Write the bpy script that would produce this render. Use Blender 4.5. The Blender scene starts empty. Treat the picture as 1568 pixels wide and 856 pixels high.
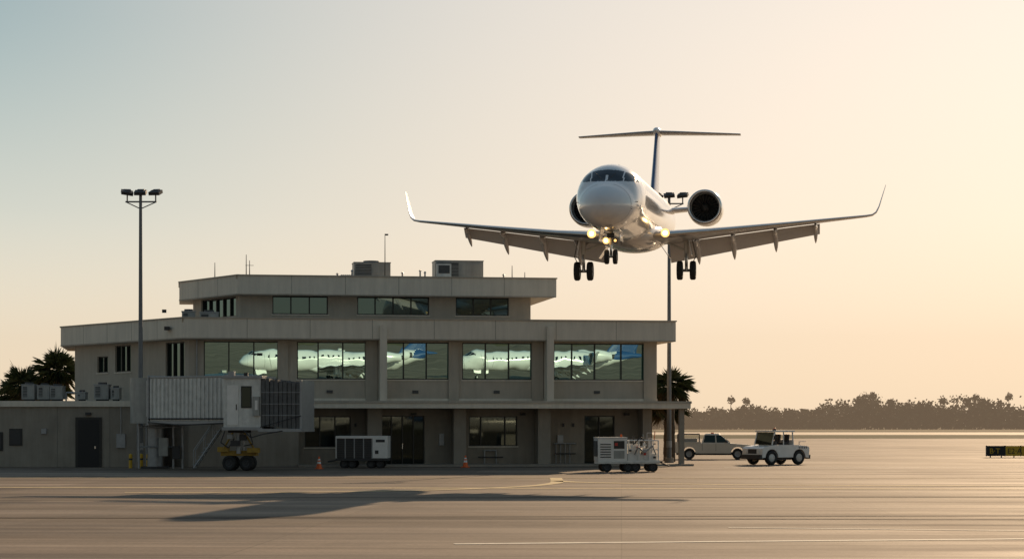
import bpy, bmesh, math, random
from mathutils import Vector, Matrix
random.seed(11)
R=math.radians
scene=bpy.context.scene
scene.view_settings.view_transform='Standard'
scene.view_settings.look='None'
scene.view_settings.exposure=0

# ------------------------------------------------------------ materials
def _nt(name):
    m=bpy.data.materials.new(name); m.use_nodes=True
    nt=m.node_tree; nt.nodes.clear()
    out=nt.nodes.new('ShaderNodeOutputMaterial')
    return m,nt,out
def M(name,col,rough=.6,metal=0,var=.12,scale=2.,bump=0.,bscale=30.,spec=.5,coat=0.,streak=0.):
    m,nt,out=_nt(name); N=nt.nodes.new; L=nt.links.new
    p=N('ShaderNodeBsdfPrincipled'); L(p.outputs[0],out.inputs[0])
    p.inputs['Roughness'].default_value=rough; p.inputs['Metallic'].default_value=metal
    p.inputs['Specular IOR Level'].default_value=spec
    p.inputs['Coat Weight'].default_value=coat
    p.inputs['Coat Roughness'].default_value=.06
    tc=N('ShaderNodeTexCoord')
    n=N('ShaderNodeTexNoise'); n.inputs['Scale'].default_value=scale; n.inputs['Detail'].default_value=7; n.inputs['Roughness'].default_value=.62
    L(tc.outputs['Object'],n.inputs['Vector'])
    mr=N('ShaderNodeMapRange'); mr.inputs[1].default_value=.28; mr.inputs[2].default_value=.72
    mr.inputs[3].default_value=1-var; mr.inputs[4].default_value=1+var
    L(n.outputs[0],mr.inputs[0])
    fac=mr.outputs[0]
    if streak>0:
        mp=N('ShaderNodeMapping'); mp.inputs['Scale'].default_value=(2.2,2.2,.22)
        L(tc.outputs['Object'],mp.inputs[0])
        n2=N('ShaderNodeTexNoise'); n2.inputs['Scale'].default_value=1.3; n2.inputs['Detail'].default_value=8; n2.inputs['Roughness'].default_value=.7
        L(mp.outputs[0],n2.inputs['Vector'])
        m2=N('ShaderNodeMapRange'); m2.inputs[1].default_value=.35; m2.inputs[2].default_value=.65; m2.inputs[3].default_value=1-streak; m2.inputs[4].default_value=1+streak*.3
        L(n2.outputs[0],m2.inputs[0])
        mu=N('ShaderNodeMath'); mu.operation='MULTIPLY'; L(fac,mu.inputs[0]); L(m2.outputs[0],mu.inputs[1]); fac=mu.outputs[0]
    vm=N('ShaderNodeVectorMath'); vm.operation='SCALE'; vm.inputs[0].default_value=col[:3]
    L(fac,vm.inputs['Scale']); L(vm.outputs[0],p.inputs['Base Color'])
    rr=N('ShaderNodeMapRange'); rr.inputs[3].default_value=max(.02,rough*.85); rr.inputs[4].default_value=min(1,rough*1.15)
    L(n.outputs[0],rr.inputs[0]); L(rr.outputs[0],p.inputs['Roughness'])
    if bump>0:
        nb=N('ShaderNodeTexNoise'); nb.inputs['Scale'].default_value=bscale; nb.inputs['Detail'].default_value=4
        L(tc.outputs['Object'],nb.inputs['Vector'])
        b=N('ShaderNodeBump'); b.inputs['Strength'].default_value=bump; b.inputs['Distance'].default_value=.02
        L(nb.outputs[0],b.inputs['Height']); L(b.outputs[0],p.inputs['Normal'])
    return m
def EM(name,col,st):
    m,nt,out=_nt(name); e=nt.nodes.new('ShaderNodeEmission'); e.inputs[0].default_value=(*col,1); e.inputs[1].default_value=st
    nt.links.new(e.outputs[0],out.inputs[0]); return m
def GLASS(name,dark,tint,fac,rough=.01,wave=.0):
    m,nt,out=_nt(name); N=nt.nodes.new; L=nt.links.new
    d=N('ShaderNodeBsdfDiffuse'); d.inputs[0].default_value=(*dark,1)
    g=N('ShaderNodeBsdfGlossy'); g.inputs[0].default_value=(*tint,1); g.inputs['Roughness'].default_value=rough
    mx=N('ShaderNodeMixShader')
    fr=N('ShaderNodeFresnel'); fr.inputs[0].default_value=1.5
    ad=N('ShaderNodeMath'); ad.operation='ADD'; ad.use_clamp=True; ad.inputs[1].default_value=fac
    L(fr.outputs[0],ad.inputs[0]); L(ad.outputs[0],mx.inputs[0])
    L(d.outputs[0],mx.inputs[1]); L(g.outputs[0],mx.inputs[2]); L(mx.outputs[0],out.inputs[0])
    if wave>0:
        tc=N('ShaderNodeTexCoord'); n=N('ShaderNodeTexNoise'); n.inputs['Scale'].default_value=.9; n.inputs['Detail'].default_value=1
        b=N('ShaderNodeBump'); b.inputs['Strength'].default_value=wave; b.inputs['Distance'].default_value=.01
        L(tc.outputs['Object'],n.inputs['Vector']); L(n.outputs[0],b.inputs['Height']); L(b.outputs[0],g.inputs['Normal'])
    return m

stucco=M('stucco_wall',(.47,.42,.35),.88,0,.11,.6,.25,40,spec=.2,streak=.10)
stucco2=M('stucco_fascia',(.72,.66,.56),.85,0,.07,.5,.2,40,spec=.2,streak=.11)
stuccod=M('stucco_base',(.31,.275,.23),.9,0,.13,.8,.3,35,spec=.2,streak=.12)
roofm=M('roof_membrane',(.3,.29,.27),.9)
jointm=M('joint_dark',(.20,.185,.16),.9)
framem=M('window_frame_dark',(.020,.021,.020),.45)
glassU=GLASS('tinted_mirror_glass',(.010,.034,.030),(.50,.82,.80),.80,.004,.12)
glassD=GLASS('dark_glass',(.010,.014,.013),(.40,.50,.47),.03,.02)
glassM=GLASS('clerestory_glass',(.012,.018,.016),(.36,.52,.50),.24,.02)
white=M('white_paint',(.76,.75,.72),.35,0,.09,2.5,coat=.3)
whiteold=M('white_paint_worn',(.68,.67,.63),.5,0,.16,3.0,streak=.18)
jetwhite=M('aircraft_white',(.74,.74,.76),.2,0,.03,1.2,coat=1.)
jetgrey=M('aircraft_grey',(.34,.35,.37),.3,0,.08,1.5,coat=.4)
jetblue=M('aircraft_blue',(.02,.07,.20),.25,0,.05,1.,coat=.6)
seamm=M('panel_seam',(.30,.30,.31),.5,0,.05,1.)
jetglass=GLASS('cockpit_glass',(.008,.01,.013),(.8,.85,.9),.04,.03)
metal=M('bare_metal',(.62,.61,.60),.24,1.,.08,3)
steel=M('galvanised_steel',(.33,.34,.35),.5,.6,.15,4)
dark=M('dark_metal',(.035,.035,.037),.55,0,.2,5)
blackm=M('intake_black',(.012,.012,.013),.6)
fanm=M('fan_titanium',(.16,.15,.14),.4,.7,.1,5)
rubber=M('tyre_rubber',(.018,.018,.018),.8,0,.2,8)
polem=M('pole_paint',(.16,.17,.18),.5,.3,.1,3)
yellow=M('safety_yellow',(.62,.38,.02),.5,0,.18,5)
yold=M('machinery_yellow_dirty',(.36,.22,.03),.6,0,.4,4)
orange=M('cone_orange',(.75,.13,.02),.5,0,.1,5)
reflw=M('reflective_white',(.8,.8,.78),.4)
tan=M('truck_paint',(.60,.56,.48),.35,0,.06,2,coat=.5)
acm=M('hvac_metal',(.36,.36,.34),.55,.2,.15,2,streak=.2)
acd=M('hvac_grille',(.07,.07,.07),.6,0,.3,20)
seatm=M('seat_vinyl',(.03,.03,.035),.7)
redm=M('red_lens',(.5,.03,.02),.3)
bellows=M('bellows_fabric',(.12,.12,.12),.8,0,.25,4)
bark=M('palm_bark',(.10,.075,.05),.95,0,.35,6,.6,14)
leafA=M('palm_frond',(.050,.070,.024),.6,0,.35,2)
leafB=M('palm_frond_dry',(.12,.09,.04),.7,0,.35,2)

# ------------------------------------------------------------ mesh builder
class MB:
    def __init__(s): s.v=[];s.f=[];s.m=[];s.s=[];s.mats=[];s.T=Matrix.Identity(4)
    def mi(s,mat):
        if mat not in s.mats: s.mats.append(mat)
        return s.mats.index(mat)
    def add(s,vs,fs,mat,smooth=False):
        o=len(s.v); s.v+= [tuple(s.T@Vector(p)) for p in vs]
        k=s.mi(mat)
        for f in fs: s.f.append([o+i for i in f]); s.m.append(k); s.s.append(smooth)
    def bx(s,x0,x1,y0,y1,z0,z1,mat):
        v=[(x0,y0,z0),(x1,y0,z0),(x1,y1,z0),(x0,y1,z0),(x0,y0,z1),(x1,y0,z1),(x1,y1,z1),(x0,y1,z1)]
        s.add(v,[(3,2,1,0),(4,5,6,7),(0,1,5,4),(1,2,6,5),(2,3,7,6),(3,0,4,7)],mat)
    def box(s,c,d,mat,rot=(0,0,0)):
        T=s.T; s.T=T@Matrix.Translation(c)@Matrix.Rotation(rot[2],4,'Z')@Matrix.Rotation(rot[1],4,'Y')@Matrix.Rotation(rot[0],4,'X')
        x,y,z=d[0]/2,d[1]/2,d[2]/2; s.bx(-x,x,-y,y,-z,z,mat); s.T=T
    def cyl(s,p0,p1,r0,r1,mat,n=12,smooth=True):
        p0=Vector(p0);p1=Vector(p1);d=(p1-p0).normalized()
        a=Vector((1,0,0)) if abs(d.x)<.8 else Vector((0,1,0))
        u=d.cross(a).normalized(); w=d.cross(u)
        vs=[];
        for p,r in((p0,r0),(p1,r1)):
            for i in range(n):
                t=2*math.pi*i/n; vs.append(tuple(p+u*(r*math.cos(t))+w*(r*math.sin(t))))
        s.add(vs,[(i,(i+1)%n,n+(i+1)%n,n+i) for i in range(n)],mat,smooth)
        s.add(vs[:n],[tuple(range(n))[::-1]],mat); s.add(vs[n:],[tuple(range(n))],mat)
    def path(s,pts,r,mat,n=8):
        for a,b in zip(pts[:-1],pts[1:]): s.cyl(a,b,r,r,mat,n)
    def lathe(s,prof,o,ax,mat,n=28,smooth=True):
        d=Vector(ax).normalized(); a=Vector((0,0,1)) if abs(d.z)<.8 else Vector((1,0,0))
        u=d.cross(a).normalized(); w=d.cross(u); o=Vector(o); vs=[]
        for r,t in prof:
            for i in range(n):
                q=2*math.pi*i/n; vs.append(tuple(o+d*t+u*(r*math.cos(q))+w*(r*math.sin(q))))
        fs=[(k*n+i,k*n+(i+1)%n,(k+1)*n+(i+1)%n,(k+1)*n+i) for k in range(len(prof)-1) for i in range(n)]
        s.add(vs,fs,mat,smooth)
    def loft(s,rings,mat,smooth=True,caps=True):
        n=len(rings[0]); vs=[p for r in rings for p in r]
        fs=[(k*n+i,k*n+(i+1)%n,(k+1)*n+(i+1)%n,(k+1)*n+i) for k in range(len(rings)-1) for i in range(n)]
        s.add(vs,fs,mat,smooth)
        if caps:
            s.add(rings[0],[tuple(range(n))[::-1]],mat); s.add(rings[-1],[tuple(range(n))],mat)
    def prism(s,poly,z0,z1,mat):
        n=len(poly); vs=[(x,y,z0) for x,y in poly]+[(x,y,z1) for x,y in poly]
        s.add(vs,[tuple(range(n))[::-1],tuple(range(n,2*n))]+[(i,(i+1)%n,n+(i+1)%n,n+i) for i in range(n)],mat)
    def prof(s,poly,y0,y1,mat):
        n=len(poly); vs=[(x,y0,z) for x,z in poly]+[(x,y1,z) for x,z in poly]
        s.add(vs,[tuple(range(n)),tuple(range(n,2*n))[::-1]]+[(i,n+i,n+(i+1)%n,(i+1)%n) for i in range(n)],mat)
    def wheel(s,x,y,z,r,w,hub=None,ax=(0,1,0)):
        h=w/2
        s.lathe([(r*.55,-h*.8),(r*.62,-h),(r*.9,-h),(r,-h*.6),(r,h*.6),(r*.9,h),(r*.62,h),(r*.55,h*.8)],(x,y,z),ax,rubber,24)
        s.lathe([(.001,-h*.55),(r*.22,-h*.75),(r*.3,-h*.5),(r*.56,-h*.82),(r*.56,h*.82),(r*.3,h*.5),(r*.22,h*.75),(.001,h*.55)],(x,y,z),ax,hub or steel,20)
    def obj(s,name,parent=None,bevel=0,norm=True):
        me=bpy.data.meshes.new(name); me.from_pydata(s.v,[],s.f)
        for m in s.mats: me.materials.append(m)
        me.polygons.foreach_set('material_index',s.m); me.polygons.foreach_set('use_smooth',s.s)
        if norm:
            b=bmesh.new(); b.from_mesh(me)
            bmesh.ops.recalc_face_normals(b,faces=b.faces); b.to_mesh(me); b.free()
        me.update()
        o=bpy.data.objects.new(name,me); scene.collection.objects.link(o)
        if parent: o.parent=parent
        if bevel>0:
            md=o.modifiers.new('bevel','BEVEL'); md.width=bevel; md.segments=2; md.limit_method='ANGLE'; md.angle_limit=R(50)
        return o
def group(name,loc=(0,0,0),rot=(0,0,0)):
    e=bpy.data.objects.new(name,None); scene.collection.objects.link(e); e.location=loc; e.rotation_euler=rot; e.empty_display_size=.5
    return e

# ------------------------------------------------------------ world, sun, camera
SUN_AZ,SUN_EL=R(20),R(20)
sund=Vector((math.sin(SUN_AZ)*math.cos(SUN_EL),math.cos(SUN_AZ)*math.cos(SUN_EL),math.sin(SUN_EL)))
w=bpy.data.worlds.new('World'); scene.world=w; w.use_nodes=True
nt=w.node_tree; nt.nodes.clear(); N=nt.nodes.new; L=nt.links.new
out=N('ShaderNodeOutputWorld')
sky=N('ShaderNodeTexSky'); sky.sky_type='NISHITA'; sky.sun_disc=False; sky.sun_elevation=SUN_EL; sky.sun_rotation=SUN_AZ
sky.air_density=1.2; sky.dust_density=2.5; sky.ozone_density=1.0
bgN=N('ShaderNodeBackground'); bgN.inputs[1].default_value=.05
warm=N('ShaderNodeVectorMath'); warm.operation='MULTIPLY'; warm.inputs[1].default_value=(.11,.105,.11)
L(sky.outputs[0],warm.inputs[0]); L(warm.outputs[0],bgN.inputs[0])
tc=N('ShaderNodeTexCoord'); nrm=N('ShaderNodeVectorMath'); nrm.operation='NORMALIZE'; L(tc.outputs['Generated'],nrm.inputs[0])
sep=N('ShaderNodeSeparateXYZ'); L(nrm.outputs[0],sep.inputs[0])
def ramp(stops):
    r=N('ShaderNodeValToRGB'); e=r.color_ramp.elements; r.color_ramp.interpolation='B_SPLINE'
    e[0].position=stops[0][0]; e[0].color=(*stops[0][1],1); e[1].position=stops[-1][0]; e[1].color=(*stops[-1][1],1)
    for p,c in stops[1:-1]:
        q=e.new(p); q.color=(*c,1)
    L(sep.outputs[2],r.inputs[0]); return r
far=ramp([(0,(.93,.75,.53)),(.045,(.86,.77,.61)),(.10,(.66,.68,.61)),(.19,(.26,.41,.45)),(.5,(.20,.28,.34)),(1,(.12,.18,.25))])
near=ramp([(0,(.93,.75,.54)),(.05,(.93,.77,.60)),(.12,(.91,.78,.655)),(.22,(.80,.75,.69)),(.5,(.45,.48,.50)),(1,(.12,.18,.25))])
dot=N('ShaderNodeVectorMath'); dot.operation='DOT_PRODUCT'; L(nrm.outputs[0],dot.inputs[0]); dot.inputs[1].default_value=tuple(sund)
mf=N('ShaderNodeMapRange'); mf.interpolation_type='SMOOTHSTEP'; mf.inputs[1].default_value=.80; mf.inputs[2].default_value=.985; L(dot.outputs['Value'],mf.inputs[0])
mx=N('ShaderNodeMix'); mx.data_type='RGBA'; L(mf.outputs[0],mx.inputs['Factor']); L(far.outputs[0],mx.inputs[6]); L(near.outputs[0],mx.inputs[7])
dm=N('ShaderNodeMapRange'); dm.inputs[1].default_value=-.9; dm.inputs[2].default_value=.8; dm.inputs[3].default_value=.48; dm.inputs[4].default_value=1.; L(dot.outputs['Value'],dm.inputs[0])
sc=N('ShaderNodeVectorMath'); sc.operation='SCALE'; L(mx.outputs[2],sc.inputs[0]); L(dm.outputs[0],sc.inputs['Scale'])
bgC=N('ShaderNodeBackground'); bgC.inputs[1].default_value=.95; L(sc.outputs[0],bgC.inputs[0])
ad=N('ShaderNodeAddShader'); L(bgN.outputs[0],ad.inputs[0]); L(bgC.outputs[0],ad.inputs[1]); L(ad.outputs[0],out.inputs[0])

sl=bpy.data.lights.new('sun','SUN'); sl.energy=5.0; sl.angle=R(.5); sl.color=(1,.71,.44)
so=bpy.data.objects.new('sun',sl); scene.collection.objects.link(so); so.rotation_euler=sund.to_track_quat('Z','Y').to_euler()
cd=bpy.data.cameras.new('camera'); cam=bpy.data.objects.new('camera',cd); scene.collection.objects.link(cam)
cam.location=(0,0,2.5); cam.rotation_euler=(R(90),0,0); cd.sensor_width=36; cd.lens=73.47; cd.shift_y=.1403; cd.clip_end=12000; cd.clip_start=.5
scene.camera=cam

# ------------------------------------------------------------ ground
def ground_mat():
    m,nt,out=_nt('apron_concrete'); N=nt.nodes.new; L=nt.links.new
    p=N('ShaderNodeBsdfPrincipled'); L(p.outputs[0],out.inputs[0]); p.inputs['Roughness'].default_value=.8; p.inputs['Specular IOR Level'].default_value=.14
    tc=N('ShaderNodeTexCoord')
    rot=N('ShaderNodeMapping'); rot.inputs['Rotation'].default_value=(0,0,R(3)); L(tc.outputs['Object'],rot.inputs[0])
    br=N('ShaderNodeTexBrick'); br.offset=0; br.inputs['Scale'].default_value=1; br.inputs['Brick Width'].default_value=7.5; br.inputs['Row Height'].default_value=7.5
    br.inputs['Mortar Size'].default_value=.02; br.inputs['Mortar Smooth'].default_value=.5
    br.inputs['Color1'].default_value=(.205,.160,.122,1); br.inputs['Color2'].default_value=(.26,.205,.156,1); br.inputs['Mortar'].default_value=(.17,.135,.10,1)
    L(rot.outputs[0],br.inputs['Vector'])
    def nz(scale,vec,det=6,ro=.65):
        mp=N('ShaderNodeMapping'); mp.inputs['Scale'].default_value=vec; L(rot.outputs[0],mp.inputs[0])
        n=N('ShaderNodeTexNoise'); n.inputs['Scale'].default_value=scale; n.inputs['Detail'].default_value=det; n.inputs['Roughness'].default_value=ro
        L(mp.outputs[0],n.inputs['Vector']); return n
    def mrg(n,a,b,c,d):
        r=N('ShaderNodeMapRange'); r.inputs[1].default_value=a; r.inputs[2].default_value=b; r.inputs[3].default_value=c; r.inputs[4].default_value=d; L(n.outputs[0],r.inputs[0]); return r
    fs=[mrg(nz(1,(.03,.16,1),8),.35,.65,.70,1.16), mrg(nz(1,(.35,.6,1),8),.3,.7,.80,1.14), mrg(nz(1,(.012,.5,1),5),.38,.62,.70,1.14),
        mrg(nz(9,(1,1,1),5),.3,.7,.76,1.18), mrg(nz(1,(.02,2.6,1),4,.5),.40,.60,.82,1.08), mrg(nz(1,(.22,.13,1),6),.58,.70,1.0,.66)]
    cur=fs[0].outputs[0]
    for f in fs[1:]:
        mm=N('ShaderNodeMath'); mm.operation='MULTIPLY'; L(cur,mm.inputs[0]); L(f.outputs[0],mm.inputs[1]); cur=mm.outputs[0]
    v=N('ShaderNodeVectorMath'); v.operation='SCALE'; L(br.outputs['Color'],v.inputs[0]); L(cur,v.inputs['Scale']); L(v.outputs[0],p.inputs['Base Color'])
    rr=mrg(nz(1,(.05,.3,1),5),.3,.7,.66,.9); L(rr.outputs[0],p.inputs['Roughness'])
    nb=nz(25,(1,1,1),4); bp=N('ShaderNodeBump'); bp.inputs['Strength'].default_value=.5; bp.inputs['Distance'].default_value=.01
    L(nb.outputs[0],bp.inputs['Height']); L(bp.outputs[0],p.inputs['Normal'])
    return m
def sheet(name,x0,x1,y0,y1,z,mat):
    b=MB(); b.add([(x0,y0,z),(x1,y0,z),(x1,y1,z),(x0,y1,z)],[(0,1,2,3)],mat); return b.obj(name,norm=False)
fieldm=M('field_ground',(.15,.125,.07),.95,0,.3,.03,spec=.05)
grassm=M('grass_strip',(.055,.056,.022),.95,0,.4,.05,spec=.05)
runm=M('runway_concrete',(.60,.50,.38),.8,0,.12,.03,spec=.2)
sheet('ground',-5000,5000,-1500,9000,-.008,fieldm)
sheet('apron',-400,500,-300,345,-.004,ground_mat())
sheet('grass',-900,1200,346,455,.0,grassm)
sheet('runway',-900,1200,456,590,.0,runm)
sheet('grass.001',-900,1200,592,720,.0,grassm)
pw=M('apron_paint_white',(.74,.68,.57),.8,0,.25,1.5,spec=.15); py_=M('apron_paint_yellow',(.62,.50,.29),.8,0,.25,1.5,spec=.15)
dk=M('tyre_mark',(.11,.088,.068),.85,0,.3,1.,spec=.1)
mk=MB()
def strip(pts,wd,z,mat):
    vs=[];n=len(pts)
    for i,(x,y) in enumerate(pts):
        a=Vector(pts[max(0,i-1)]);b=Vector(pts[min(n-1,i+1)]); d=(b-a).normalized(); q=Vector((-d.y,d.x))*wd/2
        vs+= [(x+q.x,y+q.y,z),(x-q.x,y-q.y,z)]
    mk.add(vs,[(2*i,2*i+1,2*i+3,2*i+2) for i in range(n-1)],mat)
def smoothpts(ps,k=10):
    o=[]
    for i in range(len(ps)-1):
        p0=ps[max(i-1,0)];p1=ps[i];p2=ps[i+1];p3=ps[min(i+2,len(ps)-1)]
        for j in range(k):
            t=j/k
            o.append(tuple(.5*((2*p1[c])+(-p0[c]+p2[c])*t+(2*p0[c]-5*p1[c]+4*p2[c]-p3[c])*t*t+(-p0[c]+3*p1[c]-3*p2[c]+p3[c])*t**3) for c in(0,1)))
    o.append(ps[-1]); return o
strip([(-60,84),(60,77.5)],.75,.004,py_)
strip([(-1.2,43.4),(13,45.6),(40,50)],.36,.004,pw)
strip([(5.2,50.2),(14,48.2)],.22,.005,pw)
strip([(-60,69.5),(80,72)],.4,.004,dk)
strip([(-30,55),(60,58.5)],.45,.004,dk)
strip([(-60,57),(60,53)],.6,.0045,dk)
strip(smoothpts([(-14,75.5),(-8,76),(-3.5,78),(.2,82.5),(1.7,87),(1.95,91),(2.0,96)]),.55,.008,py_)
strip(smoothpts([(1.9,91),(3.2,88.5),(7,86.2),(14,84.2),(40,82)]),.7,.008,py_)
strip([(-40,96),(2.1,95.6),(50,95)],.4,.006,py_)
strip([(12,118),(60,121)],.5,.004,pw)
mk.obj('apron_markings',norm=False)

# ------------------------------------------------------------ terminal building
BA=R(8.97)
tb=group('terminal_building',(-18.7,119,0),(0,0,BA))
def loc(X,Y):
    dx,dy=X+18.7,Y-119; c,s=math.cos(BA),math.sin(BA); return (dx*c+dy*s,-dx*s+dy*c)
glass=MB(); fr=MB(); wl=MB()
def setT(p0,p1):
    a=math.atan2(p1[1]-p0[1],p1[0]-p0[0]); T=Matrix.Translation((p0[0],p0[1],0))@Matrix.Rotation(a,4,'Z')
    for b in(wl,fr,glass): b.T=T
    return math.hypot(p1[0]-p0[0],p1[1]-p0[1])
def wall(p0,p1,z0,z1,th,ops,mat,gm,tilt=0,gd=.2,e0=0,e1=0):
    ln=setT(p0,p1); x=e0
    for (a,b,q0,q1,spl) in sorted(ops):
        if a>x: wl.bx(x,a,0,th,z0,z1,mat)
        if q0>z0: wl.bx(a,b,0,th,z0,q0,mat)
        if q1<z1: wl.bx(a,b,0,th,q1,z1,mat)
        f=.06
        y0,y1=gd-.09,gd+.06
        fr.bx(a,a+f,y0,y1,q0,q1,framem); fr.bx(b-f,b,y0,y1,q0,q1,framem)
        fr.bx(a+f,b-f,y0,y1,q1-f,q1,framem); fr.bx(a+f,b-f,y0,y1,q0,q0+f,framem)
        if q0>.2: wl.bx(a-.06,b+.06,-.05,gd-.09,q0-.07,q0-.003,stucco2)
        xs=[a+f]+[a+(b-a)*t for t in spl]+[b-f]
        for t in spl: fr.bx(a+(b-a)*t-.035,a+(b-a)*t+.035,y0-.02,y1+.02,q0+f,q1-f,framem)
        for i in range(len(xs)-1):
            h=q1-q0; t=tilt+random.uniform(-.0008,.0008); yw=random.uniform(-.0009,.0009)*(xs[i+1]-xs[i])
            g=gd+.01
            glass.add([(xs[i],g+t*h/2-yw,q0+f*.5),(xs[i+1],g+t*h/2+yw,q0+f*.5),(xs[i+1],g-t*h/2+yw,q1-f*.5),(xs[i],g-t*h/2-yw,q1-f*.5)],[(0,1,2,3)],gm)
        x=b
    if x<ln-e1: wl.bx(x,ln-e1,0,th,z0,z1,mat)
t3=[1/3,2/3]; t4=[.2,.45,.74]
wall((.3,1),(27.8,1),3.5,7.32,.35,[(.85,5.14,5.05,7.22,t3),(6.19,10.28,5.05,7.22,[.3,.65]),(11.32,15.15,5.05,7.22,[.28,.63]),(15.84,20.0,5.05,7.22,t3),(21.29,26.8,5.05,7.22,t4)],stucco,glassU,.027)
wall((-6.73,13.34),(.3,1),3.5,7.32,.35,[(3.0,4.4,5.6,6.6,[.5]),(5.3,7.3,5.6,7.2,[.33,.66]),(11.5,13.7,5.05,7.2,[.35,.7])],stucco,glassM,0,e1=.001)
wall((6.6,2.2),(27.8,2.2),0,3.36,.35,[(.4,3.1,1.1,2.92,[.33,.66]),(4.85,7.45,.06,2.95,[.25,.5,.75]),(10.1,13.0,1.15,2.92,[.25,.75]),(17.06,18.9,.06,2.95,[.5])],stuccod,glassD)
wall((3.4,7),(21.2,7),8.2,10.3,.3,[(1.93,5.29,9.12,10.22,t3),(7.08,11.49,9.12,10.22,[.25,.5,.75]),(13.14,16.44,9.12,10.22,t3)],stucco,glassM)
wall((.6,13.1),(3.4,7),8.2,10.3,.3,[(1.2,6.1,9.0,10.2,[.2,.4,.6,.8])],stucco,glassM,0,e1=.001)
for b in(wl,fr,glass): b.T=Matrix.Identity(4)
wl.prism([(.9,1.45),(27.78,1.45),(27.78,20.9),(-6.6,20.9),(-6.2,13.6)],3.55,7.31,jointm)
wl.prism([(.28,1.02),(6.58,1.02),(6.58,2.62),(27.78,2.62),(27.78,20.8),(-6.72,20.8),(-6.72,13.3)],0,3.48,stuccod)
wl.bx(27.5,27.8,1.36,21,3.5,7.32,stucco); wl.bx(27.5,27.79,2.56,20.9,0,3.49,stuccod)
wl.prism([(3.9,7.4),(21.1,7.4),(21.1,17),(.9,17),(.9,13.3)],8.2,10.29,jointm)
wl.bx(20.9,21.2,7.31,17,8.2,10.28,stucco)
o1=[(0,0),(28.73,0),(28.73,22),(-7.6,22),(-7.6,13.35)]
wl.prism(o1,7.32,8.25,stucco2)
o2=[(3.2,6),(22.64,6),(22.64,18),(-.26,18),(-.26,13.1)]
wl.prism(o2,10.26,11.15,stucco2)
def parapet(o,z0,z1):
    n=len(o)
    for i in range(n):
        a=Vector(o[i]);b=Vector(o[(i+1)%n]); d=(b-a).normalized()
        ln=(b-a).length
        T=Matrix.Translation((a.x,a.y,0))@Matrix.Rotation(math.atan2(d.y,d.x),4,'Z')
        wl.T=T; wl.bx(.0,ln-.26 if i!=n-1 else ln-.2,.0,.25,z0,z1,stucco2)
        wl.bx(-.05,ln+.05,-.06+i*.002,.30,z1+i*.0015,z1+.07+i*.0015,stucco)
        if i in(0,n-1):
            k=int(ln/3.6)
            for j in range(1,k+1):
                x=j*ln/(k+1)
                wl.bx(x-.012,x+.012,-.004,.1,z0-.9,z1-.01,jointm)
            wl.bx(.02,ln-.02,-.035,.0,z0-.93,z0-.86,stucco)
        wl.T=Matrix.Identity(4)
parapet(o1,8.25,8.49); parapet(o2,11.15,11.36)
wl.prism([(.4,.4),(28.3,.4),(28.3,21.6),(-7.2,21.6),(-7.2,13.4)],8.251,8.262,roofm)
for u in(11.2,20.98): wl.bx(u,u+.4,-.22,.99,3.78,8.16,stucco2)
for u in(5.35,15.3): wl.bx(u+.02,u+.62,.86,.998,3.78,7.31,stucco)
wl.bx(10.45,11.15,.86,.998,3.78,7.31,stucco); wl.bx(20.25,20.93,.86,.998,3.78,7.31,stucco); wl.bx(27.0,27.78,.86,.998,3.78,7.31,stucco)
wl.bx(6.9,29.5,-.55,2.19,3.37,3.77,stucco2); wl.bx(6.85,29.55,-.6,-.552,3.66,3.80,stucco); wl.bx(27.81,29.5,2.2,6,3.37,3.77,stucco2)
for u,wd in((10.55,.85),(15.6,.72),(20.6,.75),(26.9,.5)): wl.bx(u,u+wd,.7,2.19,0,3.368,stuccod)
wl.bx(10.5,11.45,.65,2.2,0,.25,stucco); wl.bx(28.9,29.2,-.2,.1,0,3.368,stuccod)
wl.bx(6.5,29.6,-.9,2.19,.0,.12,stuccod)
wl.bx(.5,27.82,.90,.999,3.80,3.95,stucco2)
det=MB()
for u in(9.9,16.0,22.3,22.9): det.bx(u,u+.12,2.08,2.198,2.3,2.5,dark); 
det.bx(14.9,15.2,2.06,2.198,1.2,1.9,steel); det.bx(22.0,22.35,2.04,2.198,1.3,1.8,steel)
det.path([(17.6,2.0,.12),(17.6,2.0,.9),(18.3,2.0,.9),(18.3,2.0,.12)],.05,steel); det.path([(17.2,1.9,.5),(18.7,1.9,.5)],.04,dark)
for k in range(4): det.path([(21.9+k*.28,2.05,.12),(21.9+k*.28,2.05,1.35-.1*(k%2))],.035,steel)
det.path([(21.8,2.05,1.3),(23.1,2.05,1.3)],.05,steel); det.path([(21.8,2.0,.7),(23.1,2.0,.7)],.035,dark)
for u in (12.75,24.55): det.bx(u-.02,u+.02,2.25,2.28,1.0,1.3,metal)
det.bx(4.2,4.5,.85,.97,6.4,6.55,dark)
det.box((-1.1,1.5,8.95),(.25,.3,.18),dark)
det.box((-.95,1.3,7.95),(.3,.5,.2),dark)
for u in(.75,27.55): det.cyl((u,.93,3.8),(u,.93,7.3),.05,.05,steel,8)
for u,z in((13.4,3.05),(19.9,3.05),(26.2,3.05)): det.box((u,2.05,z),(.3,.3,.14),dark)
for u in(3.0,8.2,13.2,18.0,24.0): det.bx(u,u+.35,.93,.999,4.25,4.42,acd)
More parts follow.
